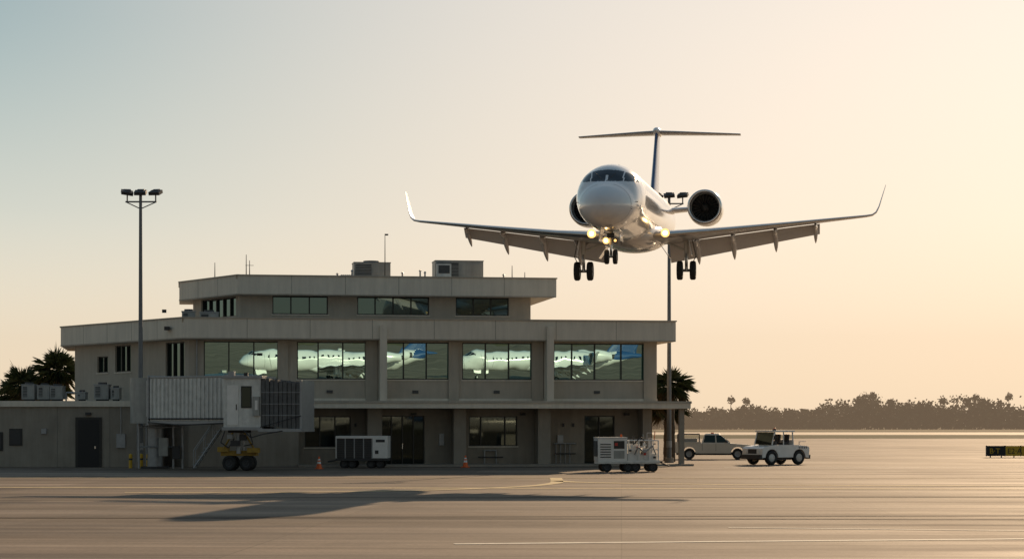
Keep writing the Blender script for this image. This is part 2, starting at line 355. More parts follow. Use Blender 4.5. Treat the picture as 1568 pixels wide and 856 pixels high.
# annex
an=MB()
A=[loc(-27.6,119.5),loc(-20.25,119.5),loc(-20.25,127.),loc(-24.,134),loc(-36,134),loc(-36,121.5)]
an.prism(A,0,3.45,stuccod)
def off(o,d):
    n=len(o); c=Vector((sum(p[0] for p in o)/n,sum(p[1] for p in o)/n)); return [tuple(c+(Vector(p)-c)*(1+d/(Vector(p)-c).length)) for p in o]
an.prism(off(A,.16),3.45,3.78,stucco2); an.prism(off(A,-.3),3.781,3.79,roofm)
an.T=Matrix.Rotation(-BA,4,'Z')@Matrix.Translation((18.7,-119,0))
an.bx(-24.95,-23.45,119.42,119.499,0,2.85,framem); an.bx(-24.8,-23.6,119.40,119.42,.03,2.72,blackm); an.bx(-23.85,-23.78,119.37,119.40,1.05,1.2,metal)
an.bx(-26.9,-26.6,119.38,119.499,1.9,2.2,steel); an.bx(-22.6,-22.1,119.36,119.499,1.1,1.9,steel); an.cyl((-22.35,119.42,1.9),(-22.35,119.42,3.44),.03,.03,steel,8)
an.box((-24.2,119.36,3.05),(.3,.26,.16),dark)
for x in(-21.4,-20.9): an.cyl((x,119.42,0),(x,119.42,3.4),.045,.045,steel,8)
for x in(-26.0,-23.0): an.bx(x-.012,x+.012,119.49,119.52,0,3.44,jointm)
an.T=Matrix.Identity(4)
a0=Vector(loc(-36,121.5)); a1=Vector(loc(-27.6,119.5)); dd=(a1-a0).normalized()
an.T=Matrix.Translation((a0.x,a0.y,0))@Matrix.Rotation(math.atan2(dd.y,dd.x),4,'Z')
for a,b,q0,q1 in((5.2,6.2,0,2.3),(6.7,7.0,.9,2.0),(7.4,8.2,1.2,2.2),(3,4.6,0,2.4),(1,2.3,1.0,2.2)): an.bx(a,b,-.05,-.002,q0+.02,q1,framem); an.bx(a+.08,b-.08,-.07,-.05,q0+.1,q1-.08,dark)
an.T=Matrix.Identity(4)
an.obj('annex',tb,.02)
eq=MB()
def hvac(b,x,y,z,dx,dy,dz,fan=True,grille=True):
    b.bx(x-dx/2,x+dx/2,y-dy/2,y+dy/2,z+.12,z+dz,acm)
    b.bx(x-dx/2+.1,x+dx/2-.1,y-dy/2+.1,y+dy/2-.1,z-.05,z+.12,dark)
    b.bx(x-dx/2-.03,x+dx/2+.03,y-dy/2-.03,y+dy/2+.03,z+dz,z+dz+.05,steel)
    if grille:
        b.bx(x-dx/2+.08,x-.05,y-dy/2-.012,y-dy/2-.001,z+.25,z+dz-.1,acd)
        for i in range(int((dz-.4)/.09)): b.bx(x-dx/2+.08,x-.05,y-dy/2-.03,y-dy/2-.012,z+.28+i*.09,z+.31+i*.09,acm)
        b.bx(x+.05,x+dx/2-.08,y-dy/2-.02,y-dy/2-.001,z+.25,z+dz-.12,acm)
    if fan: b.lathe([(.001,.1),(min(dx,dy)*.3,.1),(min(dx,dy)*.33,.12),(min(dx,dy)*.33,0)],(x,y,z+dz+.05),(0,0,1),acd,18)
eq.T=Matrix.Rotation(-BA,4,'Z')@Matrix.Translation((18.7,-119,0))
for x,dx,dz in((-28.4,.75,.95),(-27.5,.7,.9),(-26.75,.75,.85),(-25.3,.5,.5),(-24.1,.85,.95),(-23.3,.5,.75)): hvac(eq,x,123.0,3.79,dx,.8,dz)
eq.path([(-26.2,122.8,3.79),(-26.2,122.8,4.3),(-25.6,122.8,4.3)],.05,steel)
eq.T=Matrix.Identity(4)
hvac(eq,11.5,8.9,11.16,2.25,1.5,1.22)
eq.T=Matrix.Translation((16.9,8.9,0)); hvac(eq,0,0,11.16,3.0,1.7,1.38,False)
eq.bx(-1.45,-.55,-1.2,-.86,11.3,12.35,whiteold); eq.bx(-1.35,-.65,-1.22,-1.2,11.75,12.25,acd)
eq.bx(.15,1.4,-.89,-.86,11.35,12.4,acm); eq.T=Matrix.Identity(4)
for u,h in((10.2,.45),(13.3,.35),(14.4,.5),(14.7,.4),(19.6,.3),(9.3,.25)): eq.cyl((u,7.6,11.1),(u,7.6,11.36+h),.05,.05,steel,8); eq.lathe([(.1,0),(.02,.1)],(u,7.6,11.36+h),(0,0,1),steel,10)
for k in range(6): eq.box((9.6+.12*k,8.2,11.45),(.09,.4,.35),steel)
def mast(u,v,z0,z1,cross=False):
    eq.cyl((u,v,z0),(u,v,z1),.04,.02,dark,6)
    if cross:
        eq.cyl((u-.25,v,z1-.3),(u+.25,v,z1-.3),.015,.015,dark,6); eq.cyl((u,v,z1-.9),(u+.3,v,z1-1.6),.012,.012,dark,6)
mast(1.9,9,11.1,12.35); mast(3.75,7.0,11.1,12.7); mast(3.95,7,11.1,12.35,True); mast(12.2,7.3,11.1,14.1); mast(20.2,8,11.1,12.3); mast(21.0,8,11.1,11.9)
eq.cyl((12.2,7.3,14.05),(12.4,7.3,14.05),.05,.05,dark,8)
hvac(eq,1.5,4.6,8.27,1.1,.9,.75); hvac(eq,.3,6.5,8.27,.8,.8,.9); eq.bx(24.2,26.3,4.,6,8.27,8.75,acm)
eq.obj('roof_equipment',tb,.015)
wl.obj('walls',tb); fr.obj('window_frames',tb); glass.obj('window_glass',tb,norm=False); det.obj('wall_fittings',tb)

# ------------------------------------------------------------ jet bridge
jb=group('jet_bridge',(-19.6,115.6,0))
b=MB(); b.T=Matrix.Rotation(R(-33),4,'Z')
b.bx(-.2,1.6,-1.1,1.1,2.85,4.85,whiteold)
b.bx(.6,6.1,-1.3,1.3,2.62,4.95,whiteold); b.bx(.55,6.15,-1.36,1.36,4.95,5.05,steel); b.bx(.55,6.15,-1.36,1.36,2.45,2.615,steel)
for i in range(19):
    x=.68+i*.29; b.bx(x,x+.13,-1.36,-1.301,2.66,4.92,whiteold)
b.bx(.5,.62,-1.4,1.4,2.4,5.1,steel); b.bx(6.05,6.2,-1.4,1.4,2.4,5.1,steel)
b.path([(.6,-1.4,2.75),(6.1,-1.4,2.75)],.04,dark); b.path([(.6,-1.42,2.55),(3,-1.42,2.4),(6.1,-1.42,2.52)],.03,dark)
b.T=Matrix.Identity(4)
b.cyl((-.2,.3,2.5),(-.2,.3,5.0),1.35,1.35,acm,28); b.cyl((-.2,.3,0),(-.2,.3,2.5),.42,.42,steel,20); b.cyl((-.2,.3,0),(-.2,.3,.12),.8,.8,dark,20)
for x in(-1.0,.9,1.4): b.path([(x,-.2,0),(x,-.2,2.5)],.06,steel)
b.path([(-1,-.2,2.3),(1.4,-.2,2.3)],.05,steel); b.path([(-1,-.2,1.2),(1.4,-.2,1.2)],.04,steel)
b.box((.4,-.4,1.2),(.5,.35,1.0),acm); b.box((1.1,-.4,.9),(.4,.3,.7),dark)
b.obj('tunnel',jb,.012)
c=MB(); c.T=Matrix.Translation((5.55,-4.7,0))@Matrix.Rotation(R(-8),4,'Z')
c.bx(-.9,1.1,-1.4,1.4,2.3,4.85,whiteold); c.bx(-.98,1.2,-1.48,1.48,4.85,4.98,steel); c.bx(-.98,1.2,-1.46,1.46,2.14,2.298,steel)
c.bx(.05,.62,-1.43,-1.402,3.3,4.45,framem); c.bx(.11,.56,-1.44,-1.43,3.36,4.39,glassD)
c.bx(-.7,-.1,-1.43,-1.402,2.4,4.5,white); c.bx(-.22,-.17,-1.46,-1.43,3.2,3.5,dark)
c.bx(.72,1.08,-1.62,-1.403,2.9,3.9,acm); c.bx(.85,1.0,-1.64,-1.62,3.2,3.7,white)
for i in range(9):
    x=1.12+i*.235; s=.0+.05*(i%2)
    c.bx(x,x+.20,-1.35-s,1.35+s,2.35-.02*i,4.82+s-.03*i,bellows); c.bx(x+.2,x+.235,-1.25,1.25,2.5,4.6,dark)
c.bx(1.0,3.3,-1.5,1.5,2.06,2.22,steel); c.bx(3.2,3.3,-1.42,1.42,2.22,4.75,steel)
for z in(2.9,3.5,4.1): c.bx(1.1,3.22,-1.425,-1.402,z,z+.03,steel)
c.path([(1.1,-1.5,2.3),(3.3,-1.5,2.9)],.02,dark); c.path([(.2,-1.5,2.15),(.6,-1.5,1.75),(1.3,-1.5,1.95),(2.3,-1.5,2.1)],.03,dark)
c.box((.3,-1.3,5.05),(.2,.2,.2),dark); c.box((-.5,-1.2,5.1),(.3,.3,.25),steel)
c.obj('cab',jb,.012)
d=MB(); d.T=Matrix.Translation((5.1,-4.3,0))
for y in(-.75,.75):
    d.cyl((.05,y,.9),(.05,y,2.5),.13,.13,steel,14)
for q in(-.45,.45):
    for y in (-.6,.6): d.wheel(q,y,.40,.40,.3,dark,(.35,1,0))
d.bx(-.95,.95,-.45,.45,.78,1.05,yold); d.bx(-1.1,-.5,-.65,-.2,.98,1.25,yold); d.bx(.5,1.15,-.9,-.45,.95,1.2,yold)
d.bx(-.5,.5,-.95,.95,2.0,2.2,dark)
d.path([(-.85,-.55,1.05),(-.2,-.9,2.1)],.05,yold); d.path([(.9,-.55,1.05),(.3,-.9,2.1)],.05,yold)
d.path([(-.7,-.7,2.1),(-.9,-.8,1.5),(-.5,-.8,1.2),(-.2,-.7,1.7)],.03,dark); d.path([(.6,-.7,2.1),(.8,-.8,1.4),(.3,-.8,1.3)],.025,dark)
d.box((-.1,-.95,1.45),(.5,.3,.3),dark); d.box((.3,-.9,1.75),(.35,.25,.3),dark); d.box((-.4,-.85,1.8),(.3,.2,.25),steel)
d.obj('wheel_bogie',jb,.012)
st=MB()
for yy in(-3.7,-3.0):
    st.path([(4.1,yy,2.35),(2.55,yy,.1)],.05,steel); st.path([(4.1,yy,3.3),(2.55,yy,1.05)],.025,steel)
    for t in(0,.33,.66,1): st.path([(4.1-1.55*t,yy,2.35-2.25*t),(4.1-1.55*t,yy,3.3-2.25*t)],.02,steel)
for i in range(10):
    t=i/10; st.bx(4.0-1.55*t-.12,4.0-1.55*t+.12,-3.7,-3.0,2.3-2.25*t-.02,2.3-2.25*t+.02,steel)
st.bx(4.0,4.8,-3.8,-2.9,2.3,2.36,steel)
st.obj('stairs',jb)

# ------------------------------------------------------------ light poles
def pole(X,Y,H):
    g=group('apron_light_pole',(X,Y,0)); b=MB()
    b.cyl((0,0,0),(0,0,.35),.3,.28,stuccod,20); b.cyl((0,0,.35),(0,0,H-.1),.15,.085,polem,16)
    b.path([(-.85,0,H-.75),(.9,0,H-.75)],.045,polem); b.path([(-.85,0,H-.75),(0,0,H-1.15)],.03,polem); b.path([(.9,0,H-.75),(0,0,H-1.15)],.03,polem)
    b.cyl((0,0,1.),(0,0,1.4),.17,.17,steel,14)
    for x,yr in((-.75,.3),(0,0),(.85,-.3)):
        b.path([(x,0,H-.75),(x,0,H-.35)],.04,polem)
        b.box((x,-.05,H-.24),(.66,.5,.19),dark,(R(22),R(random.uniform(-8,8)),yr)); b.box((x,.05,H-.11),(.4,.3,.09),dark,(R(22),0,yr))
    b.obj('mast_and_lamps',g,.01); return g
pole(-20.9,117.6,15.7); pole(9.85,131,17.0)

for x in(-21.35,-20.75,-20.35,-20.0):
    b=MB(); b.cyl((0,0,0),(0,0,.72),.1,.1,yellow,16); b.lathe([(.1,0),(.08,.06),(.001,.09)],(0,0,.72),(0,0,1),yellow,16); b.lathe([(.102,.45),(.102,.55)],(0,0,0),(0,0,1),dark,16)
    g=group('yellow_bollard',(x,116.8+.2*random.random(),0)); b.obj('post',g)
def cone(X,Y,s=1.):
    g=group('traffic_cone',(X,Y,0),(0,0,random.random())); b=MB()
    b.bx(-.19*s,.19*s,-.19*s,.19*s,0,.035,orange)
    P=lambda z:.15*s*(1-z/(.78*s))+.025*s
    zs=[.035,.3*s,.42*s,.5*s,.58*s,.72*s]; ms=[orange,reflw,orange,reflw,orange]
    for i in range(5): b.lathe([(P(zs[i]),zs[i]),(P(zs[i+1]),zs[i+1])],(0,0,0),(0,0,1),ms[i],20)
    b.obj('cone_body',g)
cone(-10.6,114.8,.95); cone(-2.65,119.0,.95) ; cone(11.9,147,.95)

# ------------------------------------------------------------ vehicles
def baggage_cart():
    g=group('baggage_cart',(-8.35,117.3,0),(0,0,R(-3))); b=MB()
    b.bx(-1.45,1.45,-.75,.75,.42,.55,dark)
    b.bx(-1.45,1.45,-.75,.75,1.74,1.80,white); b.bx(.62,1.45,-.76,.76,.56,1.74,white)
    b.bx(-1.42,.60,-.70,.70,.56,1.735,acd)
    for x in(-1.45,-.95,-.44,.08,.56): b.bx(x,x+.06,-.76,-.70,.55,1.74,steel)
    for i in range(11): b.bx(-1.40,.58,-.735,-.701,.62+i*.1,.65+i*.1,dark)
    b.bx(-1.46,-1.40,-.76,.76,.55,1.74,whiteold); b.bx(-1.46,.62,-.765,-.7,1.66,1.74,white)
    b.bx(.8,1.3,-.772,-.761,1.45,1.6,dark); b.bx(.75,.95,-.772,-.761,.8,1.0,dark)
    for x in(-1.0,-.55,.5,1.0):
        for y in(-.6,.6): b.wheel(x,y,.24,.24,.16,dark)
    b.path([(-1.45,0,.45),(-2.0,0,.35)],.04,dark); b.obj('cart_body',g,.012)
baggage_cart()
def gpu():
    g=group('ground_power_cart',(5.95,108.2,0),(0,0,R(6))); b=MB()
    b.bx(-1.6,1.6,-.75,.75,.42,.58,white); b.bx(-1.62,-.1,-.74,.74,.582,1.72,white); b.bx(-1.64,-.08,-.76,.76,1.722,1.79,whiteold)
    for i in range(6): b.bx(-1.5,-.95,-.765,-.741,.75+i*.13,.8+i*.13,dark)
    b.bx(-.8,-.25,-.765,-.741,1.2,1.6,framem); b.bx(-.75,-.6,-.775,-.765,1.35,1.5,redm); b.bx(-.8,-.25,-.76,-.741,.7,1.1,acm)
    b.bx(-1.66,-1.64,-.6,.6,.8,1.6,acd)
    b.bx(-.06,1.5,-.6,.6,.582,.95,white); b.bx(.1,.6,-.5,.5,.952,1.45,white); b.bx(.75,1.15,-.55,.4,.952,1.25,whiteold)
    for x in(-.02,.5,1.05,1.52):
        for y in(-.72,.72): b.path([(x,y,.58),(x,y,1.62)],.035,white)
    for y in(-.72,.72): b.path([(-.02,y,1.62),(1.52,y,1.62)],.03,white); b.path([(-.02,y,1.15),(1.52,y,1.15)],.025,white)
    b.path([(.3,-.62,.9),(.45,-.8,1.3),(.8,-.8,1.0),(1.2,-.8,1.35),(1.4,-.7,.9)],.035,steel); b.path([(.2,-.7,1.4),(.6,-.75,1.8),(.9,-.7,1.5)],.03,dark)
    b.cyl((1.2,-.1,.95),(1.2,-.1,1.75),.12,.12,steel,14); b.cyl((.35,.1,1.4),(.35,.1,1.85),.05,.05,dark,10)
    b.path([(1.0,-.3,1.6),(1.0,-.3,2.0),(1.25,-.3,2.0)],.025,steel); b.cyl((-.3,0,1.79),(-.3,0,1.93),.06,.05,orange,12)
    b.path([(1.3,-.7,1.6),(1.35,-.7,2.1)],.02,orange); b.path([(.75,-.7,1.6),(.72,-.7,1.95)],.02,steel)
    for i in range(20):
        x=random.uniform(0,1.4); z=random.uniform(.65,1.55); b.box((x,-.68+random.uniform(-.05,.1),z),(random.uniform(.06,.18),.1,random.uniform(.05,.16)),random.choice([dark,white,white,steel,whiteold,whiteold,redm]))
    b.bx(1.5,1.78,-.5,.5,.45,.56,dark); b.bx(-1.6,1.6,-.78,-.751,.44,.55,whiteold)
    for x in(-1.15,-.05,.35,1.25):
        for y in(-.66,.66): b.wheel(x,y,.25,.25,.18,dark)
    b.path([(1.7,0,.5),(2.2,0,.3)],.04,dark); b.obj('cart_body',g,.012)
gpu()
def tug():
    g=group('aircraft_tug',(16.0,127,0),(0,0,R(33))); b=MB()
    def arc(cx,r,n=8): return [(cx-r*math.cos(math.pi*i/n),.45+r*math.sin(math.pi*i/n)) for i in range(n+1)]
    pr=[(-1.8,.42)]+arc(-1.05,.5)+arc(1.1,.5)+[(1.85,.42),(1.9,1.0),(1.8,1.12),(.9,1.2),(-.75,1.2),(-1.6,1.1),(-1.8,.98)]
    b.prof(pr,-.95,.95,white); b.bx(-1.5,1.5,-.7,.7,.3,.6,dark)
    b.bx(-1.95,-1.78,-.9,.9,.35,.62,dark); b.bx(1.86,2.02,-.9,.9,.35,.6,dark)
    for y in(-.6,.6): b.cyl((-1.83,y,.82),(-1.78,y,.82),.1,.1,reflw,14); b.bx(1.9,1.93,y-.1,y+.1,.75,.85,redm)
    b.bx(-1.81,-1.79,-.4,.4,.68,.95,dark)
    for i in range(5): b.bx(1.05+i*.14,1.12+i*.14,-.96,-.951,.98,1.1,dark)
    b.obj('body',g,.03)
    c=MB()
    for y in(-.82,.82):
        c.path([(-.95,y,1.2),(-.72,y,2.0)],.045,white,8); c.path([(.72,y,1.2),(.65,y,2.0)],.045,white,8); c.path([(-.05,y,1.2),(-.05,y,2.0)],.035,white,8)
    c.box((-.03,0,2.03),(1.6,1.8,.09),white); c.bx(.68,.72,-.8,.8,1.2,1.5,white)
    c.lathe([(.07,0),(.07,.1),(.03,.14),(.001,.14)],(.2,.3,2.08),(0,0,1),orange,14); c.box((-.5,-.5,2.12),(.12,.2,.1),dark)
    for y in(-.4,.4): c.box((.3,y,1.3),(.45,.45,.15),seatm); c.box((.52,y,1.58),(.12,.45,.5),seatm,(0,R(8),0))
    c.box((-.6,0,1.3),(.2,1.5,.25),dark); c.lathe([(.16,0),(.18,.015),(.16,.03)],(-.35,-.4,1.5),(-.5,0,.8),dark,18)
    c.add([(-.93,-.78,1.24),(-.93,.78,1.24),(-.74,.78,1.96),(-.74,-.78,1.96)],[(0,1,2,3)],glassD)
    c.path([(1.2,-.8,1.15),(1.2,-.8,1.4),(1.7,-.8,1.4)],.025,steel); c.path([(-.95,-.95,1.5),(-1.0,-1.1,1.6)],.02,dark); c.box((-1.0,-1.12,1.66),(.04,.14,.2),dark)
    c.obj('cab',g,.01)
    w_=MB()
    for x in(-1.05,1.1):
        for y in(-.82,.82): w_.wheel(x,y,.43,.43,.28,whiteold)
    w_.obj('wheels',g)
tug()
def pickup():
    g=group('pickup_truck',(14.0,146,0),(0,0,R(-6))); b=MB()
    def arc(cx,r,n=10): return [(cx-r*math.cos(math.pi*i/n),.42+r*math.sin(math.pi*i/n)) for i in range(n+1)]
    pr=[(-2.6,.45)]+arc(-1.6,.46)+arc(1.75,.46)+[(2.65,.42),(2.72,.75),(2.62,1.0),(1.2,1.12),(-2.62,1.12),(-2.68,.7)]
    b.prof(pr,-.95,.95,tan)
    b.loft([[(-.75,-.9,1.118),(1.3,-.9,1.118),(1.3,.9,1.118),(-.75,.9,1.118)],[(-.55,-.78,1.72),(.55,-.78,1.72),(.55,.78,1.72),(-.55,.78,1.72)],[(-.45,-.7,1.78),(.45,-.7,1.78),(.45,.7,1.78),(-.45,.7,1.78)]],tan,False)
    for s in(-1,1):
        b.add([(-.62,s*.893,1.17),(.22,s*.893,1.17),(.18,s*.80,1.68),(-.5,s*.80,1.68)],[(0,1,2,3)],glassD)
        b.add([(.3,s*.893,1.17),(1.1,s*.893,1.17),(.58,s*.80,1.68),(.26,s*.80,1.68)],[(0,1,2,3)],glassD)
    b.add([(1.27,-.82,1.15),(1.27,.82,1.15),(.60,.72,1.7),(.60,-.72,1.7)],[(0,1,2,3)],glassD)
    b.bx(-2.58,-.85,-.85,.85,1.1,1.13,dark)
    for s in(-1,1): b.bx(-2.6,-.8,s*.93-.03,s*.93+.03,1.12,1.2,tan)
    b.path([(-2.4,-.7,1.1),(-2.4,-.7,1.75),(-.9,-.7,1.75),(-.9,-.7,1.1)],.04,dark); b.path([(-2.4,.7,1.1),(-2.4,.7,1.75),(-.9,.7,1.75)],.04,dark)
    b.box((-1.5,0,1.3),(.9,1.2,.3),acm); b.box((-2.1,0,1.25),(.4,1.0,.25),orange)
    b.bx(2.66,2.8,-.9,.9,.45,.62,steel); b.bx(-2.8,-2.66,-.9,.9,.45,.6,steel); b.bx(2.55,2.7,-.93,-.6,.75,.92,reflw); b.bx(2.55,2.7,.6,.93,.75,.92,reflw)
    b.bx(-2.5,2.5,-.7,.7,.3,.5,dark); b.box((0,0,1.82),(.2,.9,.08),orange); b.box((.95,-1.02,1.25),(.12,.16,.16),dark)
    b.bx(.24,.26,-.957,-.951,.6,1.1,dark); b.bx(-.7,-.68,-.957,-.951,.6,1.1,dark)
    for x in(-1.6,1.75):
        for y in(-.84,.84): b.wheel(x,y,.38,.38,.24)
    b.obj('truck_body',g,.02)
pickup()
def sign():
    g=group('taxiway_sign',(36.5,153,0),(0,0,R(-4))); b=MB()
    b.bx(-1.75,-.42,-.12,.12,.12,.86,blackm); b.bx(-.40,1.9,-.12,.12,.12,.86,yellow); b.bx(1.92,3.2,-.12,.12,.12,.86,blackm)
    for x in(-1.78,-.43,.7,1.89,3.18): b.bx(x,x+.05,-.14,.14,.10,.89,dark)
    for x in(-1.5,-.7,.2,1.4,2.6): b.bx(x,x+.08,-.05,.05,-.0,.12,steel)
    b.obj('panels',g)
    def txt(s,x,mat,nm):
        cu=bpy.data.curves.new(nm,'FONT'); cu.body=s; cu.size=.55; cu.extrude=.004; cu.materials.append(mat)
        o=bpy.data.objects.new(nm,cu); scene.collection.objects.link(o); o.parent=g; o.location=(x,-.127,.3); o.rotation_euler=(R(90),0,0)
    txt('B·T',-1.55,yellow,'legend_location'); txt('E2·A 9',-.25,blackm,'legend_direction')
sign()

# ------------------------------------------------------------ palms
def palm(X,Y,H,rr,seed,nf=46):
    rnd=random.Random(seed); g=group('palm_tree',(X,Y,0)); t=MB(); pts=[]
    lean=(rnd.uniform(-.25,.25),rnd.uniform(-.2,.2))
    for i in range(9):
        k=i/8; pts.append((lean[0]*k*k,lean[1]*k*k,H*k))
    for i in range(8):
        r0=.19-.05*(i/8)+(.02 if i%2 else 0); t.cyl(pts[i],pts[i+1],r0,r0-.015,bark,12)
    for i in range(26):
        a=i*2.4; z=H-.1-.04*i; t.cyl((lean[0]+.12*math.cos(a),lean[1]+.12*math.sin(a),z-.1),(lean[0]+.34*math.cos(a),lean[1]+.34*math.sin(a),z+.18),.04,.02,bark,5)
    t.obj('trunk',g)
    f=MB(); top=Vector(pts[-1])
    for k in range(nf):
        az=rnd.uniform(0,2*math.pi); el=math.asin(rnd.uniform(-.75,.98)); L_=rr*rnd.uniform(.75,1.15)
        d=Vector((math.cos(az)*math.cos(el),math.sin(az)*math.cos(el),math.sin(el)))
        pe=top+d*L_*.40-Vector((0,0,.04*rr)); mt=leafB if el<-.45 and rnd.random()<.6 else leafA
        f.cyl(top,pe,.022,.015,mt,4)
        side=d.cross(Vector((0,0,1))).normalized(); up=side.cross(d)
        for j in range(21):
            a=R(-85+8.5*j+rnd.uniform(-3,3)); bl=L_*(.70-.22*abs(a))*rnd.uniform(.85,1.12)
            dr=(d*math.cos(a)+side*math.sin(a)+up*rnd.uniform(-.12,.12)).normalized(); wv=dr.cross(up).normalized()*.019*rr
            sag=Vector((0,0,-1))*bl*rnd.uniform(.05,.38); m=pe+dr*bl*.5+up*.02; e=pe+dr*bl+sag
            f.add([tuple(pe),tuple(m+wv),tuple(e),tuple(m-wv)],[(0,1,2),(0,2,3)],mt)
    f.obj('fronds',g,norm=False)
palm(-31.1,143.5,6.1,2.0,1,64); palm(-33.7,143.,5.1,1.7,2,58); palm(-32.4,147,5.0,1.7,3,52); palm(-35.3,147,4.7,1.5,6,48)
palm(10.45,136,4.95,1.65,4,60); palm(10.25,139,3.5,1.5,5,50); palm(9.0,137.5,4.0,1.3,9,50)

# ------------------------------------------------------------ distant trees
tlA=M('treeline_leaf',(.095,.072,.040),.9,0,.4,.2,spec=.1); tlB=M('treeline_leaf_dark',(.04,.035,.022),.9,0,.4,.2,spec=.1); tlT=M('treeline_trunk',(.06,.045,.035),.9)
rnd=random.Random(5); tl=MB()
def leafq(c,s,mt):
    a=Vector((rnd.gauss(0,1),rnd.gauss(0,1),rnd.gauss(0,1))).normalized(); u=a.orthogonal().normalized(); v=a.cross(u)
    s1=s*rnd.uniform(.6,1.2); s2=s*rnd.uniform(.5,1.0)
    tl.v+= [tuple(c+u*s1),tuple(c+v*s2),tuple(c-u*s1),tuple(c-v*s2)]; o=len(tl.v)-4
    tl.f.append([o,o+1,o+2,o+3]); tl.m.append(tl.mi(mt)); tl.s.append(False)
x=-330
while x<430:
    vis=50<x<240
    for row in range(4):
        X=x+rnd.uniform(-3,3); Y=870+row*18+rnd.uniform(-8,8)
        env=.85+.20*math.sin(X*.045)+.14*math.sin(X*.13+1); H=rnd.uniform(8.5,13.0)*env*(1+.06*row)
        if rnd.random()<.06: H*=1.18
        Wd=rnd.uniform(3.,5.)
        nq=290 if vis else 90; sz=1 if vis else 1.6
        tl.cyl((X,Y,0),(X+rnd.uniform(-.5,.5),Y,H*.8),.25,.1,tlT,5)
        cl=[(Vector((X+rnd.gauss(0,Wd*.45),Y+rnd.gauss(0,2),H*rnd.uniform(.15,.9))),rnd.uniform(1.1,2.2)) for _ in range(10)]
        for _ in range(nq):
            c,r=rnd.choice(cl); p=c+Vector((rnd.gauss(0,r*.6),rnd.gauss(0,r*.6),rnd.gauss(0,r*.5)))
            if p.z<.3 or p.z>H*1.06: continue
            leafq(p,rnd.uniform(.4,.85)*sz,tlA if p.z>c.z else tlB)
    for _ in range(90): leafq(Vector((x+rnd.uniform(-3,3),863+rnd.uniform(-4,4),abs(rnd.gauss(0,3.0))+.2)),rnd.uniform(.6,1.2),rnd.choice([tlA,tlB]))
    x+=4.2
for X,H in((91,12.2),(97.5,11.6),(150,14),(193,13.2),(207,13.5),(-60,13),(260,13)):
    tl.cyl((X,872,0),(X+.4,872,H),.2,.14,tlT,5)
    for _ in range(150):
        d=Vector((rnd.gauss(0,1),rnd.gauss(0,1),rnd.gauss(0,.8))).normalized(); leafq(Vector((X+.4,872,H))+d*rnd.uniform(.2,1.8),.5,tlA)
tl.obj('distant_trees',norm=False)
hm,nt,out=_nt('warm_haze'); va=nt.nodes.new('ShaderNodeVolumeAbsorption'); va.inputs[0].default_value=(0,0,0,1); va.inputs[1].default_value=.00048
em=nt.nodes.new('ShaderNodeEmission'); em.inputs[0].default_value=(1,.70,.45,1); em.inputs[1].default_value=.00033
a_=nt.nodes.new('ShaderNodeAddShader'); nt.links.new(va.outputs[0],a_.inputs[0]); nt.links.new(em.outputs[0],a_.inputs[1]); nt.links.new(a_.outputs[0],out.inputs['Volume'])
hz=MB(); hz.bx(-1200,1500,360,855,-.5,38,hm); hz.obj('haze')

# ------------------------------------------------------------ regional jet
lamp_e=EM('landing_light_lens',(1,.80,.50),7)
lamp_r=EM('landing_light_reflector',(1,.56,.18),2.0)
KF=1.085
ST=[(-13.5,.03,-.44,-.50),(-13.42,.28,-.20,-.72),(-13.2,.54,.02,-.93),(-12.85,.78,.22,-1.08),(-12.4,.98,.40,-1.20),(-12.05,1.08,.55,-1.26),(-11.6,1.18,.88,-1.30),(-11.2,1.24,1.10,-1.33),(-10.7,1.30,1.24,-1.345),(-10,1.335,1.32,-1.35),(-9,1.345,1.345,-1.35),(7,1.345,1.345,-1.35),(8.5,1.3,1.345,-1.22),(10,1.15,1.33,-.9),(12,.84,1.27,-.3),(14,.5,1.15,.25),(15.5,.25,1.0,.55),(16.3,.06,.82,.72)]
def st_at(y):
    for i in range(len(ST)-1):
        if ST[i][0]<=y<=ST[i+1][0]:
            a,b=ST[i],ST[i+1]; h=b[0]-a[0]; t=(y-a[0])/h; r=[]
            for c in(1,2,3):
                def sl(k):
                    if k<=0 : return (ST[1][c]-ST[0][c])/(ST[1][0]-ST[0][0])
                    if k>=len(ST)-1: return (ST[-1][c]-ST[-2][c])/(ST[-1][0]-ST[-2][0])
                    s0=(ST[k][c]-ST[k-1][c])/(ST[k][0]-ST[k-1][0]); s1=(ST[k+1][c]-ST[k][c])/(ST[k+1][0]-ST[k][0])
                    return 0 if s0*s1<=0 else 2*s0*s1/(s0+s1)
                m0,m1=sl(i)*h,sl(i+1)*h
                r.append((2*t**3-3*t*t+1)*a[c]+(t**3-2*t*t+t)*m0+(-2*t**3+3*t*t)*b[c]+(t**3-t*t)*m1)
            return r
